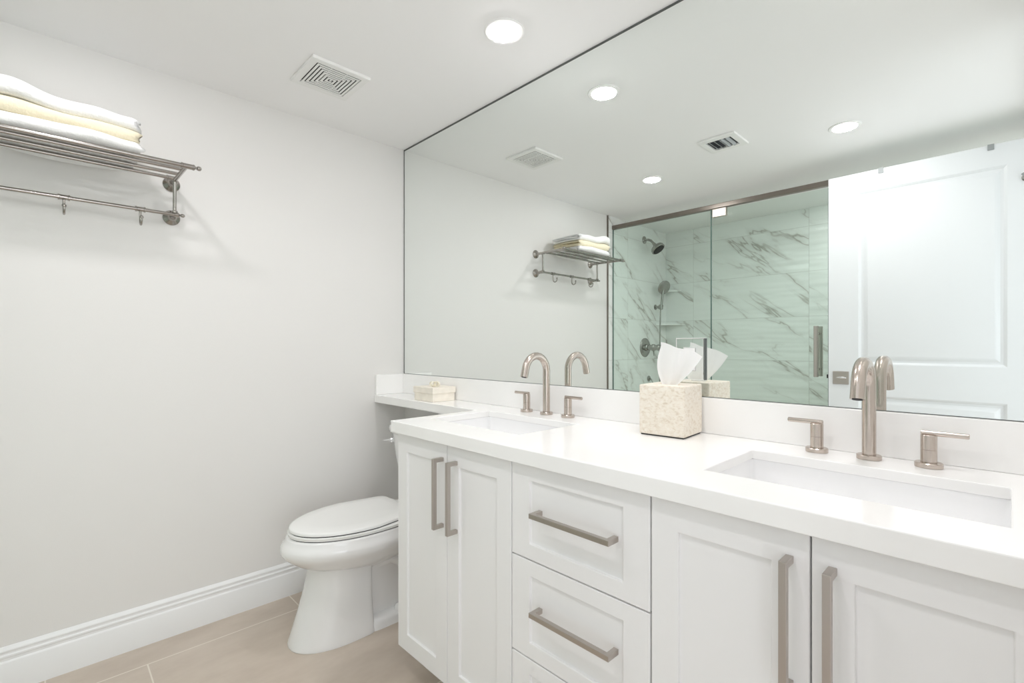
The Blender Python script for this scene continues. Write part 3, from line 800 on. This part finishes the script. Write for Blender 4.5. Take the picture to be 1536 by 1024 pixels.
f3 = lambda v, fx: 0.026 * g2(v) + 0.005 * g3(v) - 0.004 * v + 0.0020 * sin(13 * v) + 0.003 * sin(4 * fx)
towel(z, 0.034, 0.036, 0.292, -1.505, -1.158, 'towel_w', 'white folded towel at the bottom of the stack, lying on the rack bars', 3, f0, f1, sag=0.022)
towel(z + 0.0352, 0.038, 0.040, 0.285, -1.506, -1.168, 'towel_y', 'pale yellow folded towel in the middle of the stack on the rack', 11, f1, f2)
towel(z + 0.0745, 0.042, 0.042, 0.288, -1.515, -1.166, 'towel_w', 'white folded towel on top of the pale yellow one', 23, f2, f3)

# ------------------------------------------------------------------ shower enclosure
t = thing('shower_enclosure', (W / 2, YG, 0), 'frameless green-tinted glass shower screen with nickel header rail', 'shower screen')
MB().box(0.009, W - 0.001, YG - 0.016, YG + 0.016, 2.068, 2.101).build('header_rail', 'rail', t, smooth=False, bevel=0.003)
def pane(x0, x1, z0, z1, parent, name='glass_panel'):
    o = MB().box(x0, x1, YG - 0.005, YG + 0.005, z0, z1).build(name, 'glass', parent, smooth=False)
    return o
def edge(x, z0, z1, parent, w=0.003):
    MB().box(x - w, x + w, YG - 0.0052, YG + 0.0052, z0, z1).build('glass_edge', 'glass_edge', parent, smooth=False)
p = pane(0.010, 0.821, 0.004, 2.067, t); edge(0.012, 0.004, 2.067, p, 0.002); edge(0.819, 0.004, 2.067, p)
p = pane(1.527, W - 0.002, 0.004, 2.067, t); edge(1.529, 0.004, 2.067, p)
t = thing('shower_door', (1.17, YG, 0), 'hinged green-tinted glass shower door with tubular pull, left of the white door', 'shower door')
p = pane(0.829, 1.521, 0.012, 2.058, t, 'glass_pane'); edge(1.519, 0.012, 2.058, p, 0.002)
MB().box(0.832, 0.925, YG - 0.014, YG + 0.014, 2.010, 2.0665).build('top_hinge', 'nickel', t, smooth=False, bevel=0.003)
MB().box(0.832, 0.925, YG - 0.014, YG + 0.014, 0.004, 0.07).build('bottom_hinge', 'nickel', t, smooth=False, bevel=0.003)
for s in (1, -1):
    hb = MB().cyl((1.466, YG + s * 0.048, 0.940), (1.466, YG + s * 0.048, 1.242), 0.0125, 24).build('pull_bar', 'pull', t, bevel=0.001)
    mb = MB()
    for z in (0.985, 1.197): mb.cyl((1.466, YG + s * 0.0052, z), (1.466, YG + s * 0.040, z), 0.007, 16)
    mb.build('standoff', 'nickel', hb)

# ------------------------------------------------------------------ shower fittings
X0 = 0.008
t = thing('overhead_shower', (X0, -2.43, 2.055), 'dark nickel fixed shower head on a bent arm high on marble wall', 'shower head')
MB().lathe((X0, -2.43, 2.060), (1, 0, 0), [(0.034, 0), (0.033, 0.004), (0.022, 0.009), (0.012, 0.012)], 28).build('flange', 'gun', t)
MB().tube([(X0 + 0.006, -2.43, 2.060), (X0 + 0.04, -2.43, 2.057), (X0 + 0.065, -2.43, 2.045), (X0 + 0.095, -2.43, 2.013)], 0.0105, 18).build('arm', 'gun', t)
hd = MB().lathe((X0 + 0.092, -2.43, 2.016), (0.62, 0, -0.78), [(0.012, 0), (0.015, 0.012), (0.014, 0.022), (0.028, 0.030), (0.052, 0.044), (0.060, 0.056), (0.061, 0.074), (0.056, 0.078)], 32).build('head', 'gun', t)
d = Vector((0.62, 0, -0.78)).normalized()
MB().lathe(Vector((X0 + 0.092, -2.43, 2.016)) + d * 0.0782, d, [(0.052, 0), (0.051, 0.002)], 28).build('spray_face', 'rubber', hd)

t = thing('hand_shower', (X0, -2.60, 1.5), 'dark nickel hand shower on wall holder with hanging hose', 'hand shower')
hy = -2.62
MB().lathe((X0, hy, 1.475), (1, 0, 0), [(0.024, 0), (0.024, 0.005), (0.013, 0.009), (0.013, 0.04)], 24).build('wall_holder', 'gun', t)
br = MB().lathe((X0 + 0.052, hy, 1.452), (0.16, 0, 1), [(0.015, 0), (0.020, 0.006), (0.020, 0.040), (0.017, 0.044)], 24).build('holder_cup', 'gun', t)
hpts = [(X0 + 0.056, hy, 1.465), (X0 + 0.066, hy, 1.53), (X0 + 0.074, hy, 1.59), (X0 + 0.082, hy, 1.635)]
MB().tube(hpts, [0.011, 0.0115, 0.012, 0.014], 18).build('handle', 'gun', t)
hd = Vector((0.86, 0.30, -0.40)).normalized()
MB().lathe(Vector((X0 + 0.075, hy, 1.655)), hd, [(0.012, -0.012), (0.038, -0.006), (0.058, 0.006), (0.063, 0.016), (0.062, 0.024), (0.055, 0.027)], 32).build('spray_head', 'gun', t)
pts = [(X0 + 0.054, hy, 1.455), (X0 + 0.050, hy, 1.36), (X0 + 0.046, hy, 1.20), (X0 + 0.044, hy, 0.95), (X0 + 0.05, hy + 0.01, 0.72), (X0 + 0.055, hy + 0.05, 0.62), (X0 + 0.055, hy + 0.09, 0.64), (X0 + 0.05, hy + 0.11, 0.76), (X0 + 0.03, hy + 0.115, 0.82), (X0 + 0.004, hy + 0.115, 0.83)]
sm = spline(pts, 6)
MB().tube(sm, 0.0062, 12).build('hose', 'gun', t, ang=80)
MB().lathe((X0, hy + 0.115, 0.83), (1, 0, 0), [(0.026, 0), (0.024, 0.006), (0.012, 0.010)], 24).build('supply_elbow', 'gun', t)

t = thing('shower_valve', (X0, -2.44, 1.108), 'dark nickel round shower valve with lever handle on marble wall', 'shower valve')
MB().lathe((X0, -2.44, 1.108), (1, 0, 0), [(0.084, 0), (0.084, 0.004), (0.078, 0.009), (0.045, 0.013), (0.035, 0.014)], 40).build('escutcheon', 'gun', t)
hb = MB().lathe((X0 + 0.012, -2.44, 1.108), (1, 0, 0), [(0.032, 0), (0.030, 0.015), (0.024, 0.02), (0.024, 0.062), (0.030, 0.064), (0.030, 0.082), (0.024, 0.086), (0.022, 0.115), (0.028, 0.117), (0.028, 0.135), (0.02, 0.14)], 30).build('handle_hub', 'gun', t, ang=30)
MB().tube([(X0 + 0.085, -2.44, 1.105), (X0 + 0.087, -2.442, 1.07), (X0 + 0.089, -2.444, 1.035)], [0.008, 0.0075, 0.006], 14).build('lever', 'gun', hb)

def corner_shelf(z, s, label):
    mb = MB(); poly = [(X0 - 0.0, YB), (X0 + s, YB)]
    for k in range(1, 8):
        a = k / 8
        b0 = Vector((X0 + s, YB)).lerp(Vector((X0, YB + s)), a)
        bow_ = 0.02 * sin(pi * a)
        poly.append((b0.x - bow_ * 0.7, b0.y - bow_ * 0.7))
    poly.append((X0, YB + s))
    o = mb.prism(poly, 2, z - 0.018, z).build('corner_shelf', 'tile', smooth=False, bevel=0.002)
    return tag(o, label, 'shelf', 'marble corner shelves in the shower')
corner_shelf(1.330, 0.185, 'lower marble corner shelf in the shower, at the hose')
corner_shelf(1.640, 0.150, 'upper marble corner shelf in the shower, behind the hand shower')
